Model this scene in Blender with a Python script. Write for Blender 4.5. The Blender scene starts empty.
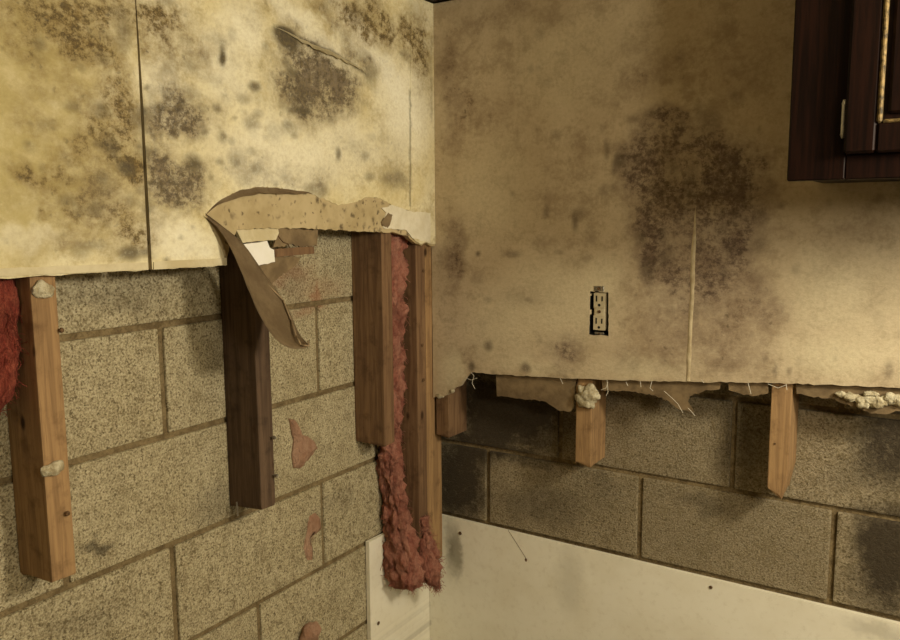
import bpy, bmesh, math, random
import numpy as np
from mathutils import Vector, Matrix, noise
from mathutils.geometry import tessellate_polygon

random.seed(7)
scene = bpy.context.scene
COL = scene.collection
D = bpy.data

# ------------------------------------------------------------------ camera
YAW, PITCH, ROLL, FPX = 0.57105, 0.12819, -0.00705, 788.1
CAM = Vector((1.17916, -1.71427, 1.40286))
fw = Vector((-math.sin(YAW)*math.cos(PITCH), math.cos(YAW)*math.cos(PITCH), -math.sin(PITCH)))
r0 = Vector((math.cos(YAW), math.sin(YAW), 0)); u0 = r0.cross(fw)
rt = math.cos(ROLL)*r0 + math.sin(ROLL)*u0
up = -math.sin(ROLL)*r0 + math.cos(ROLL)*u0
cd = D.cameras.new('camera'); cam = D.objects.new('camera', cd); COL.objects.link(cam)
cd.sensor_fit = 'HORIZONTAL'; cd.sensor_width = 36.0; cd.lens = FPX/900*36.0; cd.clip_start = 0.02
cam.matrix_world = Matrix.Translation(CAM) @ Matrix((rt, up, -fw)).transposed().to_4x4()
scene.camera = cam

# ------------------------------------------------------------------ world, lights, exposure
w = D.worlds.new('room_ambience'); scene.world = w; w.use_nodes = True
bg = w.node_tree.nodes['Background']; bg.inputs[0].default_value = (1.0, 0.80, 0.50, 1); bg.inputs[1].default_value = 0.022

def lamp(name, loc, power, radius, col):
    l = D.lights.new(name, 'POINT'); l.energy = power; l.shadow_soft_size = radius; l.color = col
    o = D.objects.new(name, l); COL.objects.link(o); o.location = loc
    return o
lamp('room_lamp', (1.75, -0.70, 1.64), 50, 0.10, (1.0, 0.885, 0.69))
lamp('fill_lamp', (2.25, -1.60, 1.66), 38, 0.12, (1.0, 0.88, 0.69))  # unseen fill light added to lift the right wall and white board
vs = scene.view_settings
vs.view_transform = 'Standard'; vs.look = 'None'; vs.gamma = 1; vs.exposure = 0.06; vs.use_curve_mapping = False

# ------------------------------------------------------------------ geometry of the place
XL, YR = 0.1016, -0.1016          # drywall faces (studs 0.089 deep, 12.7 mm board)
STUD = 0.089
CEIL = 2.00

def ray(px, py): px = float(px); py = float(py); return rt*((px-450)/FPX) - up*((py-320)/FPX) + fw
def L(px, py, x=XL):
    d = ray(px, py); return CAM + d*((x-CAM.x)/d.x)
def Rw(px, py, y=YR):
    d = ray(px, py); return CAM + d*((y-CAM.y)/d.y)
def L2(px, py, x=XL): p = L(px, py, x); return (p.y, p.z)
def R2(px, py, y=YR): p = Rw(px, py, y); return (p.x, p.z)

# ------------------------------------------------------------------ node helpers
class NT:
    def __init__(s, name):
        s.m = D.materials.new(name); s.m.use_nodes = True; s.t = s.m.node_tree; s.n = s.t.nodes
        s.b = s.n['Principled BSDF']; s.b.inputs['Specular IOR Level'].default_value = 0.25
    def link(s, a, b): s.t.links.new(a, b)
    def node(s, k, **kw):
        n = s.n.new(k)
        for a, v in kw.items(): setattr(n, a, v)
        return n
    def setin(s, n, i, v):
        if hasattr(v, 'is_output'): s.link(v, n.inputs[i])
        else: n.inputs[i].default_value = v
    def math(s, op, a, b=0.0, c=None, clamp=False):
        n = s.node('ShaderNodeMath', operation=op, use_clamp=clamp)
        s.setin(n, 0, a); s.setin(n, 1, b)
        if c is not None: s.setin(n, 2, c)
        return n.outputs[0]
    def vmath(s, op, a, b=None, scale=None):
        n = s.node('ShaderNodeVectorMath', operation=op); s.setin(n, 0, a)
        if b is not None: s.setin(n, 1, b)
        if scale is not None: s.setin(n, 3, scale)
        return n.outputs['Value'] if op == 'LENGTH' else n.outputs[0]
    def noise(s, vec, scale, detail=4, rough=0.6, col=False, dist=0.0):
        n = s.node('ShaderNodeTexNoise'); s.setin(n, 'Vector', vec)
        n.inputs['Scale'].default_value = scale; n.inputs['Detail'].default_value = detail
        n.inputs['Roughness'].default_value = rough; n.inputs['Distortion'].default_value = dist
        return n.outputs['Color' if col else 'Fac']
    def voro(s, vec, scale, out='Distance', rnd=1.0):
        n = s.node('ShaderNodeTexVoronoi'); s.setin(n, 'Vector', vec); n.inputs['Scale'].default_value = scale
        n.inputs['Randomness'].default_value = rnd
        return n.outputs[out]
    def ramp(s, v, a, b, lo=0.0, hi=1.0, smooth=True):
        n = s.node('ShaderNodeMapRange', interpolation_type='SMOOTHSTEP' if smooth else 'LINEAR')
        n.clamp = True
        s.setin(n, 0, v); s.setin(n, 1, a); s.setin(n, 2, b); s.setin(n, 3, lo); s.setin(n, 4, hi)
        return n.outputs[0]
    def mix(s, f, a, b, mode='MIX'):
        n = s.node('ShaderNodeMix', data_type='RGBA', blend_type=mode)
        s.setin(n, 0, f)
        for i, v in ((6, a), (7, b)):
            s.setin(n, i, (*v, 1) if isinstance(v, tuple) and len(v) == 3 else v)
        return n.outputs[2]
    def pos(s): return s.node('ShaderNodeNewGeometry').outputs['Position']
    def obj(s): return s.node('ShaderNodeTexCoord').outputs['Object']
    def mapping(s, v, loc=(0, 0, 0), rot=(0, 0, 0), scale=(1, 1, 1), kind='POINT'):
        n = s.node('ShaderNodeMapping', vector_type=kind); s.setin(n, 0, v)
        n.inputs['Location'].default_value = loc; n.inputs['Rotation'].default_value = rot; n.inputs['Scale'].default_value = scale
        return n.outputs[0]
    def bump(s, h, strength, dist=0.002):
        n = s.node('ShaderNodeBump'); s.setin(n, 'Height', h); n.inputs['Strength'].default_value = strength
        n.inputs['Distance'].default_value = dist; s.link(n.outputs[0], s.b.inputs['Normal'])
    def done(s, col, rough=0.8):
        s.setin(s.b, 'Base Color', (*col, 1) if isinstance(col, tuple) and len(col) == 3 else col)
        s.setin(s.b, 'Roughness', rough); return s.m

def plane_uv(t, side):
    x, y, z = (t.node('ShaderNodeSeparateXYZ'), 0, 0)[0], 0, 0
    t.link(t.pos(), x.inputs[0])
    c = t.node('ShaderNodeCombineXYZ')
    t.link(x.outputs[1 if side == 'L' else 0], c.inputs[0]); t.link(x.outputs[2], c.inputs[1])
    return c.outputs[0]

def warp(t, uv, amps=((9, .05), (30, .02), (90, .007))):
    v = uv
    for sc, a in amps:
        n = t.noise(uv, sc, 2, 0.6, col=True)
        n = t.vmath('SUBTRACT', n, (.5, .5, .5)); n = t.vmath('SCALE', n, scale=a*2)
        n = t.vmath('MULTIPLY', n, (1, 1, 0))
        v = t.vmath('ADD', v, n)
    return v

def blobs(t, v, side, lst, d=None):
    """sum of soft ellipses given as (px, py, rx, ry, strength[, rot_deg]) on the wall plane"""
    f = L2 if side == 'L' else R2
    d = d if d is not None else (XL if side == 'L' else YR)
    acc = None
    for e in lst:
        px, py, rx, ry, st = e[:5]; rot = e[5] if len(e) > 5 else 0
        cx, cz = f(px, py, d)
        hx = abs(f(px+rx, py, d)[0]-f(px-rx, py, d)[0])/2; hz = abs(f(px, py+ry, d)[1]-f(px, py-ry, d)[1])/2
        m = t.mapping(v, (cx, cz, 0), (0, 0, math.radians(-rot)), (hx, hz, 1), 'TEXTURE')
        ln = t.vmath('LENGTH', m)
        k = t.ramp(ln, 1.25, .25, 0, st)
        acc = k if acc is None else t.math('MAXIMUM' if st > 1 else 'ADD', acc, k)
    return acc

# ------------------------------------------------------------------ stain maps: mould shapes evaluated per vertex on the sheets
_rg = np.random.RandomState(5); _lat = _rg.rand(256, 256)
def vnoise(u, v):
    iu, iv = np.floor(u).astype(int), np.floor(v).astype(int); fu, fv = u-iu, v-iv
    fu = fu*fu*(3-2*fu); fv = fv*fv*(3-2*fv)
    g = lambda a, b: _lat[a % 256, b % 256]
    return (g(iu, iv)*(1-fu)+g(iu+1, iv)*fu)*(1-fv)+(g(iu, iv+1)*(1-fu)+g(iu+1, iv+1)*fu)*fv
def fbm(u, v, sc, o=4, off=0.0):
    t = 0; a = .5; n = 0
    for k in range(o):
        t = t+a*vnoise(u*sc+off+17*k, v*sc+off*1.7+31*k); n += a; a *= .55; sc *= 2.1
    return t/n
def sstep(x, a, b):
    t = np.clip((x-a)/(b-a), 0, 1); return t*t*(3-2*t)
def ellipses(u, v, side, lst, wa):
    """soft ellipses (px, py, rx, ry, strength[, rot]) laid on the wall plane, edges broken by noise"""
    f = L2 if side == 'L' else R2
    wu = u+wa*(fbm(u, v, 9, 4, 3)-.5)*2+wa*.45*(fbm(u, v, 45, 3, 8)-.5)*2
    wv = v+wa*(fbm(u, v, 9, 4, 11)-.5)*2+wa*.45*(fbm(u, v, 45, 3, 29)-.5)*2
    acc = np.zeros_like(u)
    for e in lst:
        px, py, rx, ry, st = e[:5]; rot = math.radians(e[5]) if len(e) > 5 else 0.0
        cx, cz = f(px, py); hx = abs(f(px+rx, py)[0]-f(px-rx, py)[0])/2; hz = abs(f(px, py+ry)[1]-f(px, py-ry)[1])/2
        du, dv = (wu-cx), (wv-cz)
        if rot: du, dv = du*math.cos(rot)+dv*math.sin(rot), -du*math.sin(rot)+dv*math.cos(rot)
        d = np.sqrt((du/hx)**2+(dv/hz)**2)
        acc = acc+st*sstep(d, 1.3, .25)*(1-.5*np.clip(acc, 0, 1))
    return acc
def lines(u, v, side, lst):
    """thin marks: (points px, half width m, strength)"""
    f = L2 if side == 'L' else R2
    wu = u+.004*(fbm(u, v, 60, 3, 5)-.5)*2; wv = v+.004*(fbm(u, v, 60, 3, 15)-.5)*2
    acc = np.zeros_like(u)
    for pts, hw, st in lst:
        P = [f(*q) for q in pts]
        for (a, b), (c, d) in zip(P[:-1], P[1:]):
            k = np.clip(((wu-a)*(c-a)+(wv-b)*(d-b))/((c-a)**2+(d-b)**2), 0, 1)
            dd = np.hypot(wu-a-k*(c-a), wv-b-k*(d-b)); acc = np.maximum(acc, st*sstep(dd, hw*1.6, hw*.3))
    return acc
STAIN_L = dict(
    yl=[(20, 120, 130, 130, .9), (40, 220, 90, 60, .5), (60, 20, 90, 60, .6)],
    wh=[(270, 150, 70, 50, .8), (175, 235, 50, 25, .9), (230, 60, 25, 45, .7), (300, 20, 60, 16, .8, -22), (375, 60, 60, 18, .9, -38),
                           (410, 110, 30, 60, .9), (165, 85, 22, 26, .6), (345, 150, 40, 40, .6), (30, 240, 70, 14, .5), (245, 20, 20, 26, .7), (210, 250, 18, 14, .6)],
    br=[(385, 30, 50, 30, .25), (420, 40, 16, 60, .4), (60, 30, 60, 40, .5), (20, 20, 40, 24, .45), (100, 225, 46, 24, .5), (85, 110, 24, 34, .5), (25, 110, 26, 20, .3), (20, 200, 26, 20, .25), (95, 35, 42, 34, .8), (122, 130, 34, 50, .95), (120, 80, 30, 40, .55), (75, 150, 26, 26, .5), (105, 190, 46, 36, .8), (128, 168, 20, 22, .6),
                           (160, 20, 60, 34, .7), (180, 55, 34, 30, .65), (60, 95, 30, 30, .35), (135, 238, 24, 14, .8), (110, 5, 90, 22, .55), (30, 45, 36, 40, .3),
                           (50, 175, 26, 22, .3), (380, 25, 54, 26, .75), (340, 8, 60, 20, .5), (420, 60, 14, 50, .5), (255, 10, 22, 14, .4), (40, 5, 60, 12, .4)],
    gr=[(182, 115, 32, 34, .95), (178, 182, 38, 30, 1.0), (165, 200, 26, 20, .5), (205, 185, 20, 20, .5), (100, 200, 30, 26, .4), (312, 76, 52, 46, 1.0), (322, 98, 40, 34, .6), (350, 70, 26, 24, .6), (160, 150, 18, 20, .5),
                           (215, 110, 16, 22, .4), (255, 160, 30, 20, .35), (325, 62, 62, 10, .5, -30), (150, 215, 12, 16, .4), (390, 150, 22, 24, .25), (205, 60, 12, 16, .3), (318, 82, 22, 30, .7),
                           (300, 172, 60, 14, .25), (395, 185, 18, 12, .4), (350, 45, 34, 10, .45, -32)],
    sp=[(252, 123, 10, 9, .55), (254, 86, 7, 6, .9), (223, 56, 4, 12, 1.0), (290, 42, 12, 13, 1.0), (284, 36, 13, 10, 1.1), (282, 31, 9, 7, .8), (291, 72, 8, 7, .8), (303, 110, 9, 4, .9),
                            (292, 110, 6, 4, .7), (339, 155, 3, 8, .8), (218, 107, 4, 6, .5), (256, 168, 8, 6, .5), (232, 140, 5, 5, .4), (206, 132, 5, 4, .5), (371, 76, 9, 14, .6, -30),
                            (399, 178, 8, 10, .45), (388, 182, 6, 8, .4), (370, 178, 6, 5, .5), (322, 190, 10, 8, .5), (310, 187, 8, 7, .5), (130, 253, 15, 9, .9), (146, 252, 6, 6, .7),
                            (164, 260, 3, 4, .8), (124, 168, 12, 11, .7), (150, 150, 7, 6, .5), (148, 88, 4, 4, .7), (144, 110, 5, 5, .5), (296, 136, 5, 4, .4), (252, 150, 7, 5, .35),
                            (245, 180, 10, 8, .3), (170, 95, 8, 7, .4), (192, 92, 9, 8, .4), (300, 98, 18, 16, .5), (265, 45, 5, 5, .35), (331, 120, 6, 5, .4), (232, 34, 5, 9, .3),
                            (120, 12, 14, 8, .4), (95, 245, 12, 5, .4), (285, 62, 5, 6, .6), (140, 120, 12, 14, .5), (110, 150, 12, 10, .4)],
    ln=[(((410, 90), (410, 205)), .003, .55), (((274, 27), (300, 39), (332, 52), (367, 74)), .0035, .75), (((276, 28), (279, 48)), .004, .6), (((431, 40), (431, 120)), .004, .3)])
STAIN_R = dict(
    yl=[],
    wh=[(840, 300, 80, 60, .6), (560, 300, 70, 50, .5), (500, 330, 40, 40, .4), (840, 360, 70, 24, .7), (640, 365, 60, 14, .6), (580, 60, 80, 60, .3), (490, 190, 50, 60, .3),
                           (452, 372, 14, 26, .8), (540, 365, 50, 10, .5), (600, 280, 22, 24, .4)],
    br=[(455, 90, 18, 90, .55), (452, 250, 16, 50, .6), (740, 315, 42, 60, .45), (700, 60, 90, 60, .35), (560, 190, 60, 60, .25), (500, 110, 60, 60, .22), (610, 80, 60, 40, .25),
                           (640, 310, 26, 50, .4), (860, 230, 40, 30, .25), (520, 20, 90, 16, .3), (470, 355, 18, 14, .4), (565, 375, 30, 8, .3), (700, 350, 60, 24, .3)],
    gr=[(665, 118, 34, 14, .45), (672, 138, 50, 26, .55), (632, 165, 26, 40, .75), (655, 200, 40, 56, .75), (735, 165, 40, 44, .75), (728, 215, 42, 50, .75), (695, 165, 60, 50, .5),
        (652, 268, 12, 20, .8), (650, 245, 18, 30, .5), (700, 265, 62, 44, .5), (745, 252, 20, 18, .5), (720, 310, 54, 50, .42), (668, 320, 30, 60, .38), (740, 355, 44, 26, .32),
        (562, 344, 20, 15, .75), (566, 365, 16, 9, .5), (452, 250, 14, 40, .45), (618, 155, 12, 16, .6), (760, 300, 22, 30, .35), (670, 116, 18, 10, .6), (620, 355, 24, 20, .25), (450, 100, 14, 60, .3),
        (690, 230, 80, 90, .3), (555, 250, 30, 20, .2), (520, 300, 24, 14, .2)],
    sp=[(547, 212, 4, 8, .5), (575, 222, 4, 11, .6), (478, 254, 3, 3, .8), (512, 255, 10, 4, .5), (488, 346, 5, 6, .7), (472, 366, 4, 6, .8), (526, 368, 6, 6, .7), (640, 240, 7, 10, .5),
                            (648, 270, 9, 16, .6), (616, 160, 6, 10, .5), (606, 150, 3, 12, .5), (632, 120, 8, 5, .4), (652, 115, 10, 5, .4), (700, 110, 6, 8, .4), (780, 205, 4, 4, .4), (760, 245, 10, 12, .4),
                            (672, 165, 8, 14, .35), (710, 120, 10, 14, .3), (776, 371, 3, 7, .6), (528, 300, 5, 3, .4), (560, 252, 6, 3, .35), (790, 372, 3, 5, .5), (890, 372, 6, 12, .5)],
    ln=[])

_rs = random.Random(41)     # scattered small mould colonies
for _ in range(170):
    q = _rs.random(); px, py = (_rs.gauss(190, 75), _rs.gauss(130, 60)) if q < .6 else ((_rs.gauss(110, 50), _rs.gauss(120, 80)) if q < .85 else (_rs.uniform(0, 430), _rs.uniform(0, 255)))
    if not (-10 < px < 428 and -10 < py < 258) or (py > 185 and px > 200): continue
    r = _rs.choice((3, 4, 5, 6, 8, 11)); STAIN_L['sp'].append((px, py, r, r*_rs.uniform(.6, 1.2), _rs.uniform(.12, .5)))
for _ in range(26): STAIN_L['gr'].append((_rs.uniform(150, 400), _rs.uniform(20, 185), _rs.uniform(10, 24), _rs.uniform(8, 22), _rs.uniform(.12, .34)))
for _ in range(26): STAIN_L['br'].append((_rs.uniform(0, 135), _rs.uniform(0, 250), _rs.uniform(8, 22), _rs.uniform(8, 22), _rs.uniform(.2, .5)))
for _ in range(110):
    px, py = (_rs.gauss(690, 60), _rs.gauss(220, 80)) if _rs.random() < .55 else (_rs.uniform(440, 890), _rs.uniform(20, 378))
    r = _rs.choice((3, 4, 5, 6, 8)); STAIN_R['sp'].append((px, py, r, r*_rs.uniform(.7, 1.6), _rs.uniform(.1, .4)))
for _ in range(24): STAIN_R['br'].append((_rs.uniform(440, 890), _rs.uniform(10, 370), _rs.uniform(10, 30), _rs.uniform(10, 34), _rs.uniform(.12, .35)))

def paint_stains(o, side, S):
    me = o.data; n = len(me.vertices); co = np.empty(n*3, 'f'); me.vertices.foreach_get('co', co); co = co.reshape(-1, 3)
    u = (co[:, 1] if side == 'L' else co[:, 0]).astype(float); v = co[:, 2].astype(float)
    if side == 'L': u = u+o.matrix_world.translation.y*0
    A = np.zeros((n, 4), 'f'); B = np.zeros((n, 4), 'f')
    A[:, 0] = ellipses(u, v, side, S['br'], .035); A[:, 1] = ellipses(u, v, side, S['gr'], .030)
    A[:, 2] = np.maximum(ellipses(u, v, side, S['sp'], .006), lines(u, v, side, S['ln'])); A[:, 3] = 1
    B[:, 0] = ellipses(u, v, side, S['wh'], .030); B[:, 1] = ellipses(u, v, side, S['yl'], .05); B[:, 3] = 1
    for nm, arr in (('mould', A), ('wash', B)):
        at = me.attributes.new(nm, 'FLOAT_COLOR', 'POINT'); at.data.foreach_set('color', np.ascontiguousarray(arr).ravel())

# ------------------------------------------------------------------ materials
def mat_sheet(name, side, P):
    t = NT(name); uv = plane_uv(t, side)
    vf = warp(t, uv, ((40, .010), (110, .005)))
    n1 = t.noise(uv, 5, 5, .65); n2 = t.noise(uv, 28, 5, .7); n3 = t.noise(uv, 120, 4, .75)
    def attr(nm):
        a = t.node('ShaderNodeAttribute', attribute_name=nm); sp = t.node('ShaderNodeSeparateColor'); t.link(a.outputs['Color'], sp.inputs[0]); return sp.outputs
    mo, wa = attr('mould'), attr('wash')
    base = t.mix(t.ramp(n1, .35, .65), P['a'], P['b'])
    base = t.mix(t.math('MULTIPLY', t.ramp(n2, .45, .7), .45), base, P['c'])
    nm = t.noise(uv, 15, 8, .74); nd = t.noise(uv, 75, 5, .8)
    base = t.mix(t.ramp(nm, .46, .66, 0, P['mottle']), base, P['c2'])
    base = t.mix(t.math('MULTIPLY', wa[1], t.ramp(n2, .25, .65, .35, .95), clamp=True), base, P['yellow'])
    base = t.mix(t.math('MULTIPLY', wa[0], t.ramp(n2, .2, .6, .5, 1), clamp=True), base, P['white'])
    br = t.math('MULTIPLY', mo[0], t.ramp(nm, .28, .68, .35, 1.25)); br = t.math('MULTIPLY', br, t.ramp(nd, .32, .66, .5, 1.15), clamp=True)
    c = t.mix(br, base, P['brown'])
    c = t.mix(t.math('MULTIPLY', t.math('MULTIPLY', t.ramp(br, .55, 1.0), t.ramp(nd, .42, .6)), .75), c, P['core'])
    gr = t.math('MULTIPLY', mo[1], t.ramp(nm, .33, .62, .5, 1.15)); gr = t.math('MULTIPLY', gr, t.ramp(nd, .36, .6, .6, 1.1), clamp=True)
    c = t.mix(t.math('MULTIPLY', gr, .9), c, P['grey'])
    c = t.mix(t.math('MULTIPLY', t.math('MULTIPLY', t.ramp(gr, .5, 1.0), t.ramp(nd, .42, .62)), .7), c, P['core'])
    sp = t.math('MULTIPLY', mo[2], t.ramp(n3, .25, .55, .6, 1.0), clamp=True)
    c = t.mix(sp, c, P['spot'])
    vo = t.voro(vf, 75, 'Distance'); vc = t.voro(vf, 75, 'Color')
    sv = t.math('MULTIPLY', t.ramp(vo, .32, .12), t.ramp(vc, .62, .7))
    dens = t.math('ADD', t.math('ADD', br, gr), P['speck'], clamp=True)
    c = t.mix(t.math('MULTIPLY', t.math('MULTIPLY', sv, dens), .6), c, P['spot'])
    c = t.mix(t.ramp(n3, .35, .75, 0, .28), c, P['grain'])
    t.bump(t.math('ADD', t.math('MULTIPLY', n2, .7), t.math('MULTIPLY', n3, .5)), .45, .004)
    return t.done(c, .75)
PAL_L = dict(core=(.055, .040, .020), a=(.74, .65, .37), b=(.82, .76, .52), c=(.58, .46, .19), c2=(.42, .33, .14), mottle=.55, yellow=(.48, .40, .165), white=(.90, .86, .66), brown=(.19, .125, .042), grey=(.14, .108, .082), spot=(.085, .07, .045), speck=.16, grain=(.42, .32, .12))  # yellow is paint tone, lowered for the light falloff at far left
PAL_R = dict(core=(.060, .038, .024), c2=(.27, .20, .115), mottle=.5, a=(.53, .425, .27), b=(.60, .495, .325), c=(.42, .32, .195), yellow=(.60, .47, .15), white=(.72, .64, .42), brown=(.21, .14, .075), grey=(.155, .103, .073), spot=(.07, .05, .03), speck=.08, grain=(.32, .24, .13))

def mat_block(name, side):
    t = NT(name); p = t.pos(); uv = plane_uv(t, side); v = warp(t, uv)
    n1 = t.noise(p, 9, 4, .6); n2 = t.noise(p, 60, 4, .75); n3 = t.noise(p, 260, 2, .7)
    rnd = t.node('ShaderNodeObjectInfo').outputs['Random']
    ca, cb_ = ((.46, .395, .235), (.57, .505, .325)) if side == 'L' else ((.30, .25, .155), (.38, .32, .205))  # same masonry; the right side's base is darkened in place of shade
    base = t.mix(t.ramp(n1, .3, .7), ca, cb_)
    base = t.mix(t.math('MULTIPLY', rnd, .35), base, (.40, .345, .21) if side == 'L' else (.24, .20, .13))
    base = t.mix(t.ramp(n2, .42, .70, 0, .6), base, (.20, .155, .075))
    n4 = t.noise(p, 130, 3, .8)
    base = t.mix(t.ramp(n4, .52, .66, 0, .8), base, (.10, .075, .035))
    base = t.mix(t.ramp(n3, .46, .66, 0, .5), base, (.13, .10, .05))
    n5 = t.noise(p, 22, 5, .7)
    base = t.mix(t.ramp(n5, .48, .68, 0, .5), base, (.19, .15, .075))
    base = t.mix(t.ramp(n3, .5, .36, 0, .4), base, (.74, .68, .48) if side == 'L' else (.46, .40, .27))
    if side == 'L':
        st = blobs(t, v, 'L', [(100, 548, 16, 8, .8), (310, 525, 10, 14, .4), (230, 500, 40, 26, .4), (120, 300, 60, 22, .35), (335, 505, 26, 16, .25), (90, 620, 50, 20, .25), (295, 285, 16, 40, .25)], 0.0)
        st2 = blobs(t, v, 'L', [(308, 312, 26, 7, .6), (318, 300, 5, 24, .6), (318, 290, 40, 18, .3), (312, 530, 6, 18, .4), (288, 270, 30, 16, .6)], 0.0)
        base = t.mix(t.math('MULTIPLY', st2, .7, clamp=True), base, (.30, .11, .05))
    else:
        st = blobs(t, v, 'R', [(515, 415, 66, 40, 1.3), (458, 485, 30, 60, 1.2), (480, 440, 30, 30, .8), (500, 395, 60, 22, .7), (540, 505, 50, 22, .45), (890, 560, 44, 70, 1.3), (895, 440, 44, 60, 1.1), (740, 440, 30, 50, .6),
                               (850, 470, 26, 26, .3), (700, 505, 40, 12, .4), (520, 455, 60, 8, .6), (640, 400, 60, 10, .4), (600, 490, 26, 20, .3)], 0.0)  # mold plus painted-in shade beside the post, stub and far right end
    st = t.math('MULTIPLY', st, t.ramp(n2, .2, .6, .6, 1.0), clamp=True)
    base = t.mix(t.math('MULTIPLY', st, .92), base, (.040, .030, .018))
    t.bump(t.math('ADD', t.math('MULTIPLY', n2, .8), n3), .8, .004)
    return t.done(base, .92)

def mat_mortar():
    t = NT('grey_brown_mortar'); p = t.pos(); n = t.noise(p, 45, 5, .7); n2 = t.noise(p, 200, 2, .7)
    c = t.mix(t.ramp(n, .35, .65), (.15, .108, .052), (.27, .205, .105))
    c = t.mix(t.ramp(n2, .5, .66, 0, .5), c, (.09, .065, .03))
    t.bump(t.math('ADD', n, n2), .7, .004); return t.done(c, .95)

def mat_wood(name, a, b, c3, knots=True):
    t = NT(name); o = t.pos()
    s = t.mapping(o, scale=(38, 38, 2.2)); n = t.noise(s, 2.2, 5, .6, dist=.6)
    n2 = t.noise(o, 22, 4, .65); n3 = t.noise(t.mapping(o, scale=(160, 160, 8)), 1.5, 3, .7)
    c = t.mix(t.ramp(n, .35, .65), a, b)
    c = t.mix(t.ramp(n2, .5, .75, 0, .65), c, c3)
    c = t.mix(t.ramp(n3, .5, .7, 0, .35), c, c3)
    if knots:
        k = t.voro(t.mapping(o, scale=(9, 9, 5)), 1.6); c = t.mix(t.ramp(k, .13, .05), c, (.05, .025, .01))
    t.bump(t.math('ADD', n, n3), .35, .002); return t.done(c, .8)

def mat_simple(name, a, b, scale=40, rough=.8, bump=.3, spots=None, spot_scale=60, metal=0.0, amt=.85):
    t = NT(name); p = t.pos(); n = t.noise(p, scale, 5, .65); n2 = t.noise(p, scale*4, 2, .7)
    c = t.mix(t.ramp(n, .35, .65), a, b)
    if spots:
        vv = t.vmath('ADD', p, t.vmath('SCALE', t.noise(p, 60, 2, .6, col=True), scale=.02))
        for sc2, lo in ((spot_scale, .55), (spot_scale*1.9, .66), (spot_scale*.5, .72)):
            d = t.voro(vv, sc2); k = t.voro(vv, sc2, 'Color')
            c = t.mix(t.math('MULTIPLY', t.math('MULTIPLY', t.ramp(d, .5, .08), t.ramp(k, lo, lo+.1)), amt), c, spots)
    t.bump(t.math('ADD', n, t.math('MULTIPLY', n2, .6)), bump, .003)
    t.b.inputs['Metallic'].default_value = metal
    return t.done(c, rough)

def mat_panel():
    t = NT('white_wall_board'); p = t.pos(); uv = plane_uv(t, 'R'); uvl = plane_uv(t, 'L')
    n = t.noise(p, 7, 4, .6); n2 = t.noise(p, 60, 4, .7)
    c = t.mix(t.ramp(n, .35, .65), (.84, .80, .64), (.90, .87, .72))
    c = t.mix(t.ramp(n2, .5, .75, 0, .2), c, (.45, .38, .22))
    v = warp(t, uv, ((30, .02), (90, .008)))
    st = blobs(t, v, 'R', [(456, 552, 7, 30, .9), (449, 545, 5, 34, .5), (570, 580, 16, 40, .25), (880, 632, 40, 10, .4), (428, 625, 3, 30, .4)], -.012)  # grey smears, with shade beside the post and far right painted in
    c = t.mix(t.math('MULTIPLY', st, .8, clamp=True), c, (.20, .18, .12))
    t.bump(n2, .12, .002); return t.done(c, .55)

def mat_insul(name, a, b, d):
    t = NT(name); p = t.pos()
    ps = t.mapping(p, scale=(1, 1, .45)); n = t.noise(ps, 40, 5, .75, dist=1.0); n2 = t.noise(ps, 170, 4, .8, dist=1.5); n3 = t.noise(p, 13, 3, .6)
    c = t.mix(t.ramp(n, .35, .65), a, b); c = t.mix(t.ramp(n2, .52, .7, 0, .6), c, d)
    c = t.mix(t.ramp(n3, .5, .7, 0, .7), c, d)
    t.bump(t.math('ADD', n, n2), 1.0, .008); return t.done(c, 1.0)

def mat_cabinet():
    t = NT('dark_stained_cabinet_wood'); p = t.pos()
    s = t.mapping(p, scale=(60, 60, 3)); n = t.noise(s, 2, 5, .65, dist=.8)
    c = t.mix(t.ramp(n, .35, .68), (.005, .0020, .0012), (.013, .0045, .0024))
    t.b.inputs['Specular IOR Level'].default_value = .12
    t.bump(n, .15, .001); return t.done(c, .45)

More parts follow.
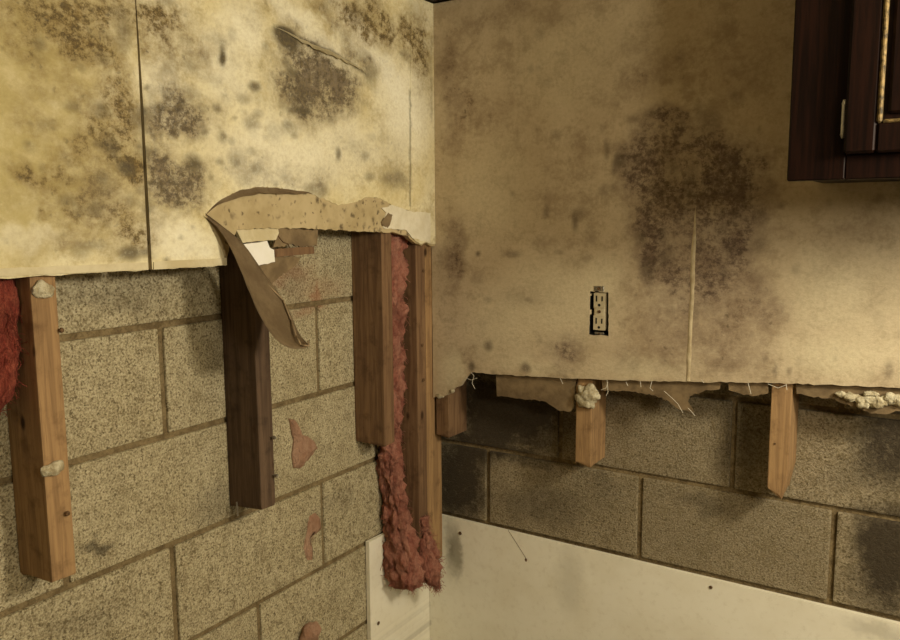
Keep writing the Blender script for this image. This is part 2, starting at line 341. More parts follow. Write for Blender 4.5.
M = dict(
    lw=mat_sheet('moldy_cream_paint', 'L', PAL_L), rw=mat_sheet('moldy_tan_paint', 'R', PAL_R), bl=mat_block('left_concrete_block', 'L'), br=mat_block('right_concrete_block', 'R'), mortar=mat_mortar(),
    stud=mat_wood('aged_stud_wood', (.145, .082, .042), (.235, .14, .07), (.075, .04, .02)),
    stud_light=mat_wood('pale_stud_wood', (.28, .17, .078), (.40, .25, .115), (.13, .07, .03)),
    stud_dark=mat_wood('dark_stud_wood', (.080, .050, .030), (.14, .09, .054), (.04, .025, .014)),  # darkest of the three stud wood tones
    gypsum=mat_simple('exposed_gypsum_paper', (.42, .33, .17), (.54, .44, .25), 14, .85, .3, (.10, .07, .035), 55),
    core=mat_simple('gypsum_core', (.62, .55, .36), (.70, .63, .44), 30, .9, .4),
    paper=mat_simple('brown_torn_paper', (.15, .105, .055), (.25, .18, .095), 22, .85, .3),
    flap=mat_simple('peeled_wall_paper', (.25, .178, .098), (.36, .27, .155), 18, .8, .25),
    plaster=mat_simple('pale_plaster', (.70, .64, .46), (.80, .75, .58), 30, .8, .4),
    white=mat_simple('white_fragment', (.88, .86, .76), (.92, .90, .82), 30, .7, .2),
    lump=mat_simple('crumbled_plaster', (.34, .28, .16), (.62, .57, .40), 60, .95, .9),
    tape=mat_simple('corner_tape_paint', (.56, .48, .28), (.70, .63, .42), 14, .75, .3),
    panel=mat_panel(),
    pink=mat_insul('pink_insulation', (.42, .15, .10), (.58, .28, .19), (.17, .055, .035)),
    red=mat_insul('dark_red_insulation', (.28, .05, .032), (.42, .11, .065), (.09, .018, .011)),
    peach=mat_insul('faded_insulation', (.52, .30, .19), (.62, .40, .27), (.40, .21, .12)),
    cab=mat_cabinet(),
    gold=mat_simple('worn_gold_edge', (.03, .02, .007), (.20, .135, .05), 120, .5, .3, metal=.2),
    steel=mat_simple('dull_steel', (.35, .33, .28), (.50, .47, .40), 90, .35, .2, metal=.9),
    rust=mat_simple('rusted_steel', (.10, .055, .025), (.20, .12, .06), 200, .6, .4, metal=.5),
    black=mat_simple('black_plastic_box', (.006, .006, .005), (.012, .011, .009), 60, .6, .1),
    ivory=mat_simple('ivory_plastic', (.50, .43, .27), (.56, .48, .31), 30, .4, .05),
    trim=mat_simple('dark_brown_trim', (.020, .012, .006), (.035, .02, .01), 40, .5, .1),
    floor=mat_simple('grey_concrete_floor', (.20, .17, .12), (.28, .24, .17), 12, .9, .3),
    ceil=mat_simple('dim_ceiling_paint', (.55, .48, .33), (.62, .55, .39), 10, .9, .1),
    web=mat_simple('dusty_fibre', (.60, .56, .44), (.72, .68, .56), 60, .9, .1),
    plain=mat_simple('plain_tan_paint', (.40, .315, .18), (.56, .47, .29), 30, .8, .3),
)

# ------------------------------------------------------------------ mesh helpers
def link(name, bm, m, parent=None, smooth=False, loc=None):
    me = D.meshes.new(name)
    bmesh.ops.recalc_face_normals(bm, faces=bm.faces[:])
    bm.to_mesh(me); bm.free()
    if smooth:
        for p in me.polygons: p.use_smooth = True
    me.materials.append(M[m] if isinstance(m, str) else m)
    o = D.objects.new(name, me); COL.objects.link(o)
    if parent: o.parent = parent
    if loc: o.location = loc
    return o
def tag(o, label=None, cat=None, group=None, kind=None):
    if label: o['label'] = label
    if cat: o['category'] = cat
    if group: o['group'] = group
    if kind: o['kind'] = kind
    return o
def empty(name, loc, label=None, cat=None, group=None, kind=None):
    o = D.objects.new(name, None); COL.objects.link(o); o.location = loc; o.empty_display_size = .05
    return tag(o, label, cat, group, kind)
def child(o, parent):          # parent while keeping the world place (parents are unrotated)
    o.parent = parent; o.matrix_parent_inverse = Matrix.Translation(parent.location).inverted(); return o

def bx(bm, a, b, bev=0.0, seg=1):
    a = Vector(a); b = Vector(b)
    v = [bm.verts.new((x, y, z)) for x in (a.x, b.x) for y in (a.y, b.y) for z in (a.z, b.z)]
    fs = [bm.faces.new([v[i] for i in q]) for q in ((0, 1, 3, 2), (4, 6, 7, 5), (0, 4, 5, 1), (2, 3, 7, 6), (0, 2, 6, 4), (1, 5, 7, 3))]
    if bev:
        es = list({e for f in fs for e in f.edges})
        bmesh.ops.bevel(bm, geom=es, offset=bev, segments=seg, affect='EDGES', profile=.6)
    return bm
def box(name, a, b, m, parent=None, bev=0.0, seg=1):
    bm = bmesh.new(); bx(bm, a, b, bev, seg); o = link(name, bm, m)
    if parent: child(o, parent)
    return o
def cyl(bm, p0, p1, r, n=10, r1=None):
    p0 = Vector(p0); p1 = Vector(p1); ax = (p1-p0).normalized(); r1 = r if r1 is None else r1
    s = ax.orthogonal().normalized(); q = ax.cross(s)
    A = [bm.verts.new(p0+r*(math.cos(a)*s+math.sin(a)*q)) for a in [2*math.pi*i/n for i in range(n)]]
    B = [bm.verts.new(p1+r1*(math.cos(a)*s+math.sin(a)*q)) for a in [2*math.pi*i/n for i in range(n)]]
    for i in range(n): bm.faces.new((A[i], A[(i+1) % n], B[(i+1) % n], B[i]))
    bm.faces.new(A); bm.faces.new(B)
def tube(bm, pts, r, n=5):
    for a, b in zip(pts[:-1], pts[1:]): cyl(bm, a, b, r, n)
def rag(pts, amp, step=.008):
    """roughen an open 2D polyline"""
    out = [pts[0]]
    for (a, b), (c, d) in zip(pts[:-1], pts[1:]):
        k = max(1, int(math.hypot(c-a, d-b)/step))
        for i in range(1, k+1):
            t = i/k; j = amp if i < k else amp*.4
            out.append((a+(c-a)*t+random.uniform(-j, j)*.5, b+(d-b)*t+random.uniform(-j, j)))
    return out
def slab(name, side, outer, d0, d1, m, parent=None, holes=(), stains=None, cell=.0045, lim=None):
    """flat piece with an outline on a wall plane: side L -> (y,z) outline between x=d0..d1, side R -> (x,z) between y=d0..d1"""
    f = (lambda u, z, d: (d, u, z)) if side == 'L' else (lambda u, z, d: (u, d, z))
    loops = [list(outer)]+[list(h) for h in holes]
    tris = tessellate_polygon([[Vector((u, z, 0)) for u, z in lp] for lp in loops])
    flat = [p for lp in loops for p in lp]
    bm = bmesh.new()
    A = [bm.verts.new(f(u, z, d0)) for u, z in flat]; B = [bm.verts.new(f(u, z, d1)) for u, z in flat]
    for t in tris:
        try: bm.faces.new([A[i] for i in t]); bm.faces.new([B[i] for i in t])
        except ValueError: pass
    k = 0
    for lp in loops:
        n = len(lp)
        for i in range(n):
            a, b = k+i, k+(i+1) % n
            try: bm.faces.new((A[a], A[b], B[b], B[a]))
            except ValueError: pass
        k += n
    if stains:
        us, zz = [p[0] for p in outer], [p[1] for p in outer]
        for ax, lo, hi in ((0, max(min(us), lim[0]), min(max(us), lim[1])), (1, max(min(zz), lim[2]), min(max(zz), lim[3]))):
            for i in range(1, int((hi-lo)/cell)+1):
                q = lo+i*cell
                no = ((0, 1, 0) if side == 'L' else (1, 0, 0)) if ax == 0 else (0, 0, 1)
                pc = ((0, q, 0) if side == 'L' else (q, 0, 0)) if ax == 0 else (0, 0, q)
                bmesh.ops.bisect_plane(bm, geom=bm.verts[:]+bm.edges[:]+bm.faces[:], dist=1e-6, plane_co=pc, plane_no=no)
    o = link(name, bm, m)
    if stains: paint_stains(o, side, stains)
    if parent: child(o, parent)
    return o
def blob_mesh(name, c, r, m, parent=None, amp=.35, freq=30, sub=3, seed=0):
    bm = bmesh.new(); bmesh.ops.create_icosphere(bm, subdivisions=sub, radius=1)
    c = Vector(c); r = Vector(r)
    for v in bm.verts:
        d = v.co.normalized(); q = Vector((d.x*r.x, d.y*r.y, d.z*r.z))
        k = 1+amp*noise.fractal(q*freq+Vector((seed*7.3, seed*3.1, 0)), .9, 2.1, 4)
        v.co = c+q*k
    o = link(name, bm, m, smooth=True)
    if parent: child(o, parent)
    return o

# ------------------------------------------------------------------ the room shell
FAR = 2.9
fl = box('floor', (0, -FAR-.6, -.05), (FAR, 0, 0), 'floor'); tag(fl, kind='structure')
ce = box('ceiling', (0, -FAR-.6, CEIL), (FAR, 0, CEIL+.05), 'ceil'); tag(ce, kind='structure')

# concrete block walls: mortar bed with every block a piece of its own
Cz, BL, J = .2032, .4064, .0115
def block_wall(name, side, a0, phase_even, length, mat):
    """phase_even: distance from the corner to the first head joint in courses with the joint pattern of course index 2"""
    if side == 'L': core = box(name, (-.19, -length, 0), (-.006, 0, CEIL), 'mortar')
    else: core = box(name, (-.19, .006, 0), (length, .19, CEIL), 'mortar')
    tag(core, kind='structure')
    cache = {}
    def piece(u0, u1, z0, z1):
        key = (round(u1-u0, 4), round(z1-z0, 4))
        if key not in cache:
            bm = bmesh.new(); hw, hz = key[0]/2, key[1]/2
            if side == 'L': bx(bm, (-.02, -hw, -hz), (0, hw, hz), .0035, 2)
            else: bx(bm, (-hw, 0, -hz), (hw, .02, hz), .0035, 2)
            o = link('concrete_block', bm, mat); cache[key] = o
        else:
            o = cache[key].copy(); COL.objects.link(o)
        off = random.uniform(-.0018, .0012)
        mid = (u0+u1)/2
        o.location = (off, -mid, (z0+z1)/2) if side == 'L' else (mid, off, (z0+z1)/2)
        o.parent = core
    for k in range(8):
        z0, z1 = k*Cz+J/2, (k+1)*Cz-J/2
        ph = (phase_even if k % 2 == 1 else phase_even-BL/2) % BL
        cuts = [0.0]
        u = ph
        while u < length-.05:
            if u > .04: cuts.append(u)
            u += BL
        cuts.append(length)
        for a, b in zip(cuts[:-1], cuts[1:]):
            piece(a+(J/2 if a > 0 else .0), b-J/2, z0, z1)
    return core
wl = block_wall('wall_left', 'L', 0, .4206, 2.6, M['bl'])
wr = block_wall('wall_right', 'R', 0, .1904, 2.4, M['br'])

# dark trim under the ceiling
t1 = box('trim_1', (XL, -FAR, 1.908), (XL+.02, YR-.0, CEIL), 'trim', bev=.004); tag(t1, kind='structure')
t2 = box('trim_2', (XL+.02, YR-.02, 1.908), (2.4, YR, CEIL), 'trim', bev=.004); tag(t2, kind='structure')

# ------------------------------------------------------------------ studs
def stud(name, a, b, m, label, rough_bottom=.006, slant=0.0, group='exposed wall studs'):
    """vertical 2x4 between corners a and b, bottom sawn roughly"""
    e = empty(name, ((a[0]+b[0])/2, (a[1]+b[1])/2, a[2]), label, 'stud', group)
    bm = bmesh.new(); bx(bm, a, b, .0022, 2)
    bmesh.ops.bisect_plane(bm, geom=bm.verts[:]+bm.edges[:]+bm.faces[:], plane_co=(0, 0, a[2]+.03), plane_no=(0, 0, 1))
    for v in bm.verts:
        if v.co.z < a[2]+.02:
            v.co.z += random.uniform(-rough_bottom, rough_bottom)+slant*((v.co.x-a[0])/(b[0]-a[0])-.5)
    child(link('timber', bm, m), e)
    return e
def screw(p, axis, parent, m='rust', r=.0042, l=.006, name='screw'):
    bm = bmesh.new(); p = Vector(p); ax = Vector(axis)
    cyl(bm, p-ax*.004, p+ax*l*.6, r*.45, 8); cyl(bm, p+ax*l*.6, p+ax*l, r, 10, r*.75)
    return child(link(name, bm, m), parent)

s1 = stud('wall_stud', (0.0005, -1.105, .873), (STUD-.0003, -1.067, 1.90), 'stud_light', 'aged wooden stud at far left beside the red insulation', slant=.012)
s2 = stud('wall_stud', (0.0005, -.690, .850), (STUD-.0003, -.652, 1.90), 'stud_dark', 'dark brown wooden stud hanging behind the peeled paper flap', slant=.01)
s3 = stud('wall_stud', (0.0005, -.300, .882), (STUD-.0003, -.262, 1.90), 'stud', 'brown wooden stud left of the narrow red insulation strip', slant=0)
sA = stud('corner_stud', (0.0005, -.166, .50), (STUD-.0003, -.1285, 1.90), 'stud', 'long wooden corner stud with dark nail holes and pink insulation foot', .006)
sB = stud('corner_stud', (0.013, -.128, .505), (STUD-.0003, -.0905, 1.90), 'stud_light', 'long pale corner stud in the middle of the corner post', .006)
sC = stud('corner_stud', (0.013, -.090, .515), (STUD-.006, -.0525, 1.90), 'stud_light', 'corner post stud nearest the right wall, below the short corner stub', .006)
b0 = stud('stud_stub', (.0905, -STUD+.0003, .856), (.1285, -.0005, 1.88), 'stud', 'short stud stub beside the corner post under the tan drywall', group='cut stud stubs on the right wall')
b1 = stud('stud_stub', (.473, -STUD+.0003, .844), (.511, -.0005, 1.10), 'stud_light', 'sawn stud stub topped by a pale plaster lump', .005, group='cut stud stubs on the right wall')

# split stub with a tapering chip broken off its right side
e = empty('stud_stub', (.905, -.045, .85), 'split stud stub with tapered right edge, nearest the cabinet', 'stud', 'cut stud stubs on the right wall')
bm = bmesh.new()
bx(bm, (.888, -STUD+.0003, .853), (.926, -.0005, 1.88), .0022, 2)
bmesh.ops.bisect_plane(bm, geom=bm.verts[:]+bm.edges[:]+bm.faces[:], plane_co=(0, 0, .90), plane_no=(0, 0, 1))
for v in bm.verts:
    if v.co.z < .87:
        v.co.z += random.uniform(-.005, .005)
        if v.co.x > .91: v.co.x -= .010; v.co.z -= .008
        if v.co.x < .895: v.co.z += .012
child(link('timber', bm, 'stud_light'), e); b2 = e
bm = bmesh.new(); cyl(bm, (.899, -STUD+.002, .955), (.899, -STUD-.0015, .955), .0022, 8); child(link('nail_head', bm, 'rust'), b2)

# screws, nails and plaster left on the studs
for px, py in ((66, 513), (60, 330)): screw(L(px, py, STUD), (1, 0, 0), s1)
for px, py in ((271, 437), (273, 475)): screw(L(px, py, STUD), (1, 0, 0), s2, 'steel', .004, .012)
for px, py in ((423, 271), (422, 345), (423, 380)): screw(L(px, py, STUD), (1, 0, 0), sA, r=.0048, l=.003)
blob_mesh('plaster_blob', L(53, 470, STUD+.002), (.006, .016, .011), 'lump', s1, .5, 60, 3, 1)
blob_mesh('plaster_blob', L(42, 290, STUD+.002), (.006, .016, .012), 'lump', s1, .5, 60, 3, 2)
p = L(237, 508, .03); bm = bmesh.new(); tube(bm, [p+Vector((0, 0, .012)), p-Vector((0, -.001, .016))], .0016, 6); child(link('bent_nail', bm, 'steel'), s2)
blob_mesh('plaster_lump', Rw(586, 397, -STUD-.006), (.029, .012, .026), 'lump', b1, .45, 50, 4, 3)

# ------------------------------------------------------------------ left drywall
zc = 1.905
def seam_y(z, s): # seam between the boards opens towards the bottom
    y = np.interp(z, [1.33, 1.62, 1.905], [L2(150, 262)[0], L2(141, 90)[0], L2(136, 20)[0]])
    g = np.interp(z, [1.33, 1.60, 1.75, 1.905], [.0034, .0026, .0008, .0003])
    return float(y+s*g)
zs = [1.3235+i*(zc-1.3235)/12 for i in range(13)]
shA = empty('drywall_sheet', (XL, -1.6, L2(0, 278)[1]), 'yellowed moldy drywall sheet left of the open vertical seam', 'drywall', 'drywall sheets of the left wall')
botA = rag([L2(-520, 300), L2(0, 278.5), (seam_y(1.324, -1), L2(148, 270)[1])], .0012, .012)
outA = botA+[(seam_y(z, -1), z) for z in zs[1:]]+[(botA[0][0], zc)]
slab('board', 'L', outA, XL-.0127, XL, 'lw', shA, stains=STAIN_L, lim=(-1.35, 0, 1.3, 1.92))
shB = empty('drywall_sheet', (XL, -.5, 1.36), 'pale drywall sheet with grey mold and torn paper, from seam to corner', 'drywall', 'drywall sheets of the left wall')
tear = [L2(*q) for q in ((205, 215), (212, 207), (222, 199), (240, 190), (258, 187), (275, 187.5), (292, 190), (308, 192), (322, 198), (338, 205), (352, 203), (368, 197), (380, 198), (390, 204), (400, 208), (412, 211), (431, 211.5))]
bot1 = rag([(seam_y(1.324, 1), L2(152, 269.5)[1]), L2(200, 267), L2(226, 265.5)], .001, .012)
# gypsum body of the sheet, with its torn lower edge
low = rag([L2(226, 265.5), L2(230, 246), L2(238, 229.5)], .0015)+rag([L2(238, 229.5), L2(262, 228.5), L2(300, 228), L2(345, 230.5), L2(395, 232.5), L2(408, 236), L2(414, 242), L2(422, 245.5), L2(427, 243), L2(431, 246)], .0018)[1:]
yC = YR-.0005
outB = bot1+low[1:]+[(yC, low[-1][1]), (yC, zc)]+[(seam_y(z, 1), z) for z in reversed(zs[1:])]
slab('gypsum_board', 'L', outB, STUD, XL-.0014, 'gypsum', shB)
# painted face paper above the tear
outP = bot1+rag([L2(226, 265.5), L2(222, 250), L2(212, 230), L2(205, 215)], .001)[1:]+rag(tear, .0016, .006)[1:]+[(yC, tear[-1][1]), (yC, zc)]+[(seam_y(z, 1), z) for z in reversed(zs[1:])]
slab('painted_face_paper', 'L', outP, XL-.0014, XL, 'lw', shB, stains=STAIN_L, lim=(-1.35, 0, 1.3, 1.92))
# raised strip along the lower edge
for sh, u0, u1 in ((shA, -520, 147), (shB, 153, 226)):
    a = L2(u0, np.interp(u0, [-520, 0, 226], [290, 270, 258])); b = L2(u1, np.interp(u1, [0, 226], [270, 258]))
    c = L2(u1, np.interp(u1, [0, 226], [278.2, 265.2])); d = L2(u0, np.interp(u0, [-520, 0, 226], [299.7, 278.2, 265.2]))
    slab('edge_strip', 'L', rag([a, b], .0008, .02)+rag([c, d], .0006, .02), XL, XL+.0022, 'tape', sh)
# corner tape and white plaster patch
slab('corner_tape', 'L', [(L2(411, 8)[0], zc)]+rag([(L2(411, 8)[0], zc), L2(410, 120), L2(410, 205), L2(412, 236)], .0012, .02)[1:]+rag([L2(414, 240), L2(420, 244), L2(426, 242), L2(431, 244)], .001)+[(yC, L2(431, 244)[1]), (yC, zc)], XL, XL+.0012, 'lw', shB, stains=STAIN_L, lim=(-1.35, 0, 1.3, 1.92))
slab('plaster_patch', 'L', rag([L2(*q) for q in ((383, 222), (386, 213), (381, 208), (392, 205), (404, 209), (412, 212), (430, 213), (430, 243), (424, 241), (412, 238), (406, 230), (392, 229), (383, 228))], .0015), XL-.0014, XL+.0016, 'plaster', shB)
slab('stain_chip', 'L', rag([L2(*q) for q in ((381, 222), (384, 218), (388, 213), (392, 215), (390, 222), (387, 228), (382, 226))], .002, .004), XL-.0014, XL+.0021, 'paper', shB)
# lifted edge of the tear and the dark paint blister higher up
def lip(name, pts, x0, out, wid, m, parent, n=3):
    """narrow curled strip of paper following a polyline"""
    bm = bmesh.new(); rows = []
    for i, (u, z) in enumerate(pts):
        k = math.sin(math.pi*(i+.3)/(len(pts)-.4))
        rows.append([bm.verts.new((x0+out*k*(1-math.cos(a*1.3))+.0004, u, z-wid*k*math.sin(a*1.2)*random.uniform(.8, 1.2))) for a in [j/n*1.3 for j in range(n+1)]])
    for a, b in zip(rows[:-1], rows[1:]):
        for j in range(n): bm.faces.new((a[j], a[j+1], b[j+1], b[j]))
    g = bmesh.ops.solidify(bm, geom=bm.faces[:], thickness=.0006)
    return child(link(name, bm, m, smooth=False), parent)
fine = rag(tear, .001, .012)
lip('curled_paper_edge', fine[:20], XL, .006, .012, 'flap', shB)
bl = rag([L2(*q) for q in ((274, 27), (285, 31), (300, 39), (318, 46), (332, 52), (346, 60), (358, 67), (367, 74))], .0015, .01)
lip('peeling_paint_edge', bl, XL, .006, .010, 'tape', shB)

# paper flap curling down out of the tear
def ribbon(name, le, re, m, parent, nseg=28, across=7, bulge=.012, th=.0012):
    def interp(pts, t):
        ks = np.linspace(0, 1, len(pts)); out = [np.interp(t, ks, [q[i] for q in pts]) for i in range(3)]
        return Vector(out)
    def smooth(pts, it=3):
        P = [Vector(q) for q in pts]
        for _ in range(it):
            Q = [P[0]]
            for a, b in zip(P[:-1], P[1:]): Q += [a*.75+b*.25, a*.25+b*.75]
            P = Q+[P[-1]]
        return [tuple(q) for q in P]
    le, re = smooth(le), smooth(re)
    bm = bmesh.new(); rows = []
    for i in range(nseg+1):
        a, b = interp(le, i/nseg), interp(re, i/nseg); row = []
        for j in range(across+1):
            s = j/across; q = a.lerp(b, s); q.x += -bulge*math.sin(math.pi*s)*(.3+i/nseg)+.002*noise.noise(q*40)
            row.append(bm.verts.new(q))
        rows.append(row)
    for a, b in zip(rows[:-1], rows[1:]):
        for j in range(across): bm.faces.new((a[j], a[j+1], b[j+1], b[j]))
    bmesh.ops.solidify(bm, geom=bm.faces[:], thickness=th)
    return child(link(name, bm, m, smooth=True), parent)
le = [L(*q) for q in ((203, 215, XL+.001), (222, 231, .116), (238, 263, .140), (251, 297, .168), (268, 332, .198), (286, 349, .222), (303, 349, .236), (309, 347, .238))]
re = [L(*q) for q in ((205, 213, XL+.0005), (232, 233, .108), (247, 247, .113), (262, 271, .122), (282, 296, .140), (292, 317, .165), (299, 334, .195), (309, 345, .228))]
ribbon('paper_flap', le, re, 'flap', shB)
# curled rim at the tip of the flap
bm = bmesh.new(); tube(bm, [L(*q) for q in ((268, 285, .132), (283, 300, .148), (291, 320, .172), (296, 336, .2), (301, 345, .225), (309, 346, .236), (308, 341, .226))], .0016, 6)
child(link('curled_rim', bm, 'flap', smooth=True), shB)
# layers left on the stud under the tear
slab('cream_layer', 'L', rag([L2(*q, x=.097) for q in ((236, 229), (278, 228), (279, 233), (276, 240), (262, 241), (243, 243))], .001), STUD, .097, 'tape', shB)
slab('white_fragment', 'L', rag([L2(*q, x=.100) for q in ((242, 245), (267, 241), (270, 248), (274, 250), (275, 262), (257, 266))], .001), STUD, .100, 'white', shB)
slab('torn_brown_paper', 'L', rag([L2(*q, x=.094) for q in ((277, 228), (318, 230), (317, 246), (300, 247), (291, 244), (284, 247), (273, 247), (276, 239))], .0018, .005), .090, .094, 'paper', shB)
bm = bmesh.new(); tube(bm, [L(*q, .0945) for q in ((278, 236), (283, 242), (288, 244), (291, 250), (290, 256))], .0011, 5); child(link('paper_crack', bm, 'rust'), shB)
slab('damp_paper', 'L', rag([L2(*q, x=.093) for q in ((257, 264), (276, 256), (302, 257), (292, 268), (280, 276), (270, 286), (262, 278))], .0025, .005), .0895, .093, 'paper', shB)
ws = slab('wood_scrap', 'L', rag([L2(*q, x=.098) for q in ((274, 249), (314, 246.5), (314.5, 253.5), (275, 257))], .0006), .090, .098, 'stud')
tag(ws, 'short dark wood scrap beside the bright white fragment', 'wood scrap')

# ------------------------------------------------------------------ right drywall
shR = empty('drywall_sheet', (.9, YR, 1.05), 'tan moldy drywall sheet of the right wall, around the outlet', 'drywall')
xc = .0907
edge = rag([(xc+.0005, R2(434, 398)[1]), R2(441, 396), R2(448, 395), R2(453, 389), R2(460, 386), R2(466, 377), R2(471, 372.5), R2(500, 374.5), R2(560, 378), R2(640, 381), R2(700, 382), R2(780, 383), R2(850, 386), R2(900, 388), (1.6, R2(900, 388)[1]+.005), (2.4, R2(900, 388)[1]+.01)], .0016, .010)
x0, z0 = R2(588.5, 334.5); x1, z1 = R2(609.5, 288.5)
hole = rag([(x0+.001, z0), (x0+.002, z0+.05), (x0+.002, z1-.008), (x1-.002, z1-.008), (x1-.001, z0+.035), (x1, z0), (x0+.001, z0)], .0016, .008)[:-1]
slab('board', 'R', edge+[(2.4, zc), (xc, zc)], -STUD, YR, 'rw', shR, [hole], stains=STAIN_R, lim=(0, 1.25, .9, 1.92))
# raised joint ridge
xr, zr0 = R2(688, 381); _, zr1 = R2(690, 205)
bm = bmesh.new(); rows = []
for i in range(31):
    t = i/30; z = zr0+(zr1-zr0)*t; wv = (.005+.002*noise.noise(Vector((0, 0, z*30))))*(1 if t < .75 else (1-t)*4+.05)
    cx = xr+.002*noise.noise(Vector((3, 0, z*14)))+.004*t
    rows.append([bm.verts.new((cx+wv*s, YR-h*(1 if t < .8 else (1-t)*5), z)) for s, h in ((-1, -.0004), (-.5, .0012), (0, .0017), (.5, .0012), (1, -.0004))])
for a, b in zip(rows[:-1], rows[1:]):
    for j in range(4): bm.faces.new((a[j], a[j+1], b[j+1], b[j]))
child(link('joint_ridge', bm, 'plain', smooth=True), shR)
# torn backing paper and crumbs along the lower edge
def hang(px, m='paper', d=-.0885, th=.0012, amp=.002):
    slab('torn_backing_paper', 'R', rag([R2(*q, y=d) for q in px], amp, .006), d-th, d, m, shR)
hang([(496, 372), (576, 376), (574, 407), (570, 412), (558, 410), (547, 402), (537, 400), (515, 398), (497, 396)])
hang([(602, 376), (722, 380), (720, 389), (704, 391), (690, 396), (688, 401), (694, 412), (680, 410), (668, 400), (652, 395), (630, 391), (603, 390)])
hang([(728, 380), (768, 381), (768, 393), (752, 396), (740, 393), (729, 390)])
hang([(796, 382), (905, 385), (930, 390), (928, 404), (900, 411), (885, 414), (871, 413), (845, 404), (834, 399), (810, 396), (797, 394)])
for i, (px, py, rx, rz) in enumerate(((852, 397, .012, .007), (866, 402, .014, .010), (880, 402, .016, .010), (893, 400, .015, .010), (872, 394, .012, .006), (905, 400, .016, .010), (842, 395, .008, .005))):
    blob_mesh('plaster_crumb', Rw(px, py, -STUD-.007), (rx*1.15, .006, rz*.95), 'lump', shR, .7, 75, 4, 20+i)
blob_mesh('plaster_crumb', Rw(440, 396, YR+.004), (.010, .006, .006), 'lump', shR, .6, 90, 3, 31)
blob_mesh('plaster_crumb', Rw(452, 391, YR+.004), (.007, .006, .005), 'lump', shR, .6, 90, 3, 32)
def shred(px, r=.0006, d=-.100):
    bm = bmesh.new(); tube(bm, [Rw(x, y, d-.001*i) for i, (x, y) in enumerate(px)], r, 5); child(link('paper_shred', bm, 'web'), shR)
for s in ([(470, 371), (474, 376), (472, 383), (475, 389)], [(466, 378), (471, 380), (477, 378)], [(608, 382), (606, 388), (601, 390)], [(607, 380), (608, 392), (606, 396)], [(640, 380), (641, 387)],
          [(652, 381), (650, 388), (653, 391)], [(664, 391), (672, 398), (678, 404), (683, 413)], [(688, 408), (692, 412), (695, 416)], [(698, 382), (701, 379), (704, 383)], [(748, 383), (750, 390), (751, 394)],
          [(786, 384), (787, 390)], [(768, 384), (778, 388), (786, 385)], [(626, 382), (628, 386)], [(560, 378), (563, 384)]): shred(s)

# ------------------------------------------------------------------ electrical outlet in its opening
cx, czo = (x0+x1)/2, (z0+z1)/2
ou = empty('electrical_outlet', (cx, YR, z0), 'ivory duplex outlet without cover plate in a black wall opening', 'outlet')
bm = bmesh.new()
bxw = (x1-x0)/2-.0012; hz = (z1-z0)/2-.0012
bx(bm, (cx-bxw, -.050, czo-hz), (cx+bxw, -.046, czo+hz))
for sx in (-1, 1): bx(bm, (cx+sx*bxw-.0008, -.100, czo-hz), (cx+sx*bxw+.0008, -.046, czo+hz))
for sz in (-1, 1): bx(bm, (cx-bxw, -.100, czo+sz*hz-.0008), (cx+bxw, -.046, czo+sz*hz+.0008))
child(link('electrical_box', bm, 'black'), ou)
rw_, rh = .0148, .0430; czr = czo+.000
recp = box('receptacle', (cx-rw_, -.0985, czr-rh), (cx+rw_, -.060, czr+rh), 'ivory', ou, .007, 3)
for sz in (-1, 1):
    fz = czr+sz*.0245
    face = box('socket_face', (cx-.0130, -.1000, fz-.0160), (cx+.0130, -.0980, fz+.0160), 'ivory'); child(face, ou)
    for sx, hh in ((-1, .0065), (1, .0055)):
        bm = bmesh.new(); bx(bm, (cx+sx*.0065-.0016, -.1004, fz+.004-hh), (cx+sx*.0065+.0016, -.0995, fz+.004+hh)); o = link('slot', bm, 'black'); child(o, face)
    bm = bmesh.new(); cyl(bm, (cx, -.0995, fz-.010), (cx, -.1004, fz-.010), .003, 12); child(link('ground_hole', bm, 'black'), face)
bm = bmesh.new(); cyl(bm, (cx, -.0980, czr), (cx, -.1005, czr), .0034, 12); child(link('centre_screw', bm, 'rust'), ou)
for sz in (-1, 1):
    zz = czr+sz*(rh+.0080); yy = -.1022 if sz > 0 else -.0965
    box('mounting_strap', (cx-.011, yy-.0014, zz-.0055), (cx+.011, yy, zz+.0055), 'steel', ou, .0005)
    bm = bmesh.new(); cyl(bm, (cx, yy-.0014, zz), (cx, yy-.003, zz), .0035, 10); child(link('mounting_screw', bm, 'rust'), ou)

# ------------------------------------------------------------------ white boards at the foot of the walls
wpl = empty('wall_board', (.006, -.14, .0), 'narrow white board at the foot of the left wall, under the corner post', 'wall board', 'white boards at the foot of the walls')
tz = .612
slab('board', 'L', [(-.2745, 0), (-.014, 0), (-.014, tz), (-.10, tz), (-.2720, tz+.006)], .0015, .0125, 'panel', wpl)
wpr = empty('wall_board', (.9, -.006, .0), 'long white board at the foot of the right wall', 'wall board', 'white boards at the foot of the walls')
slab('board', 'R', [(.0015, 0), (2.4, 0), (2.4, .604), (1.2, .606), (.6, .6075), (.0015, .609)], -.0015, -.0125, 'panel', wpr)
screw(Rw(460.5, 533, -.0125), (0, -1, 0), wpr, 'rust', .0048, .003)
screw(Rw(711, 587, -.0125), (0, -1, 0), wpr, 'rust', .004, .003)
screw(L(378, 623, .0125), (1, 0, 0), wpl, 'rust', .005, .003)
bm = bmesh.new(); tube(bm, [Rw(508, 530, -.0126), Rw(517, 544, -.0128), Rw(527, 560, -.0126)], .0007, 5); child(link('scratch', bm, 'paper'), wpr)
blob_mesh('dent', Rw(526, 560, -.0126), (.004, .001, .005), 'rust', wpr, .3, 90, 2, 4)

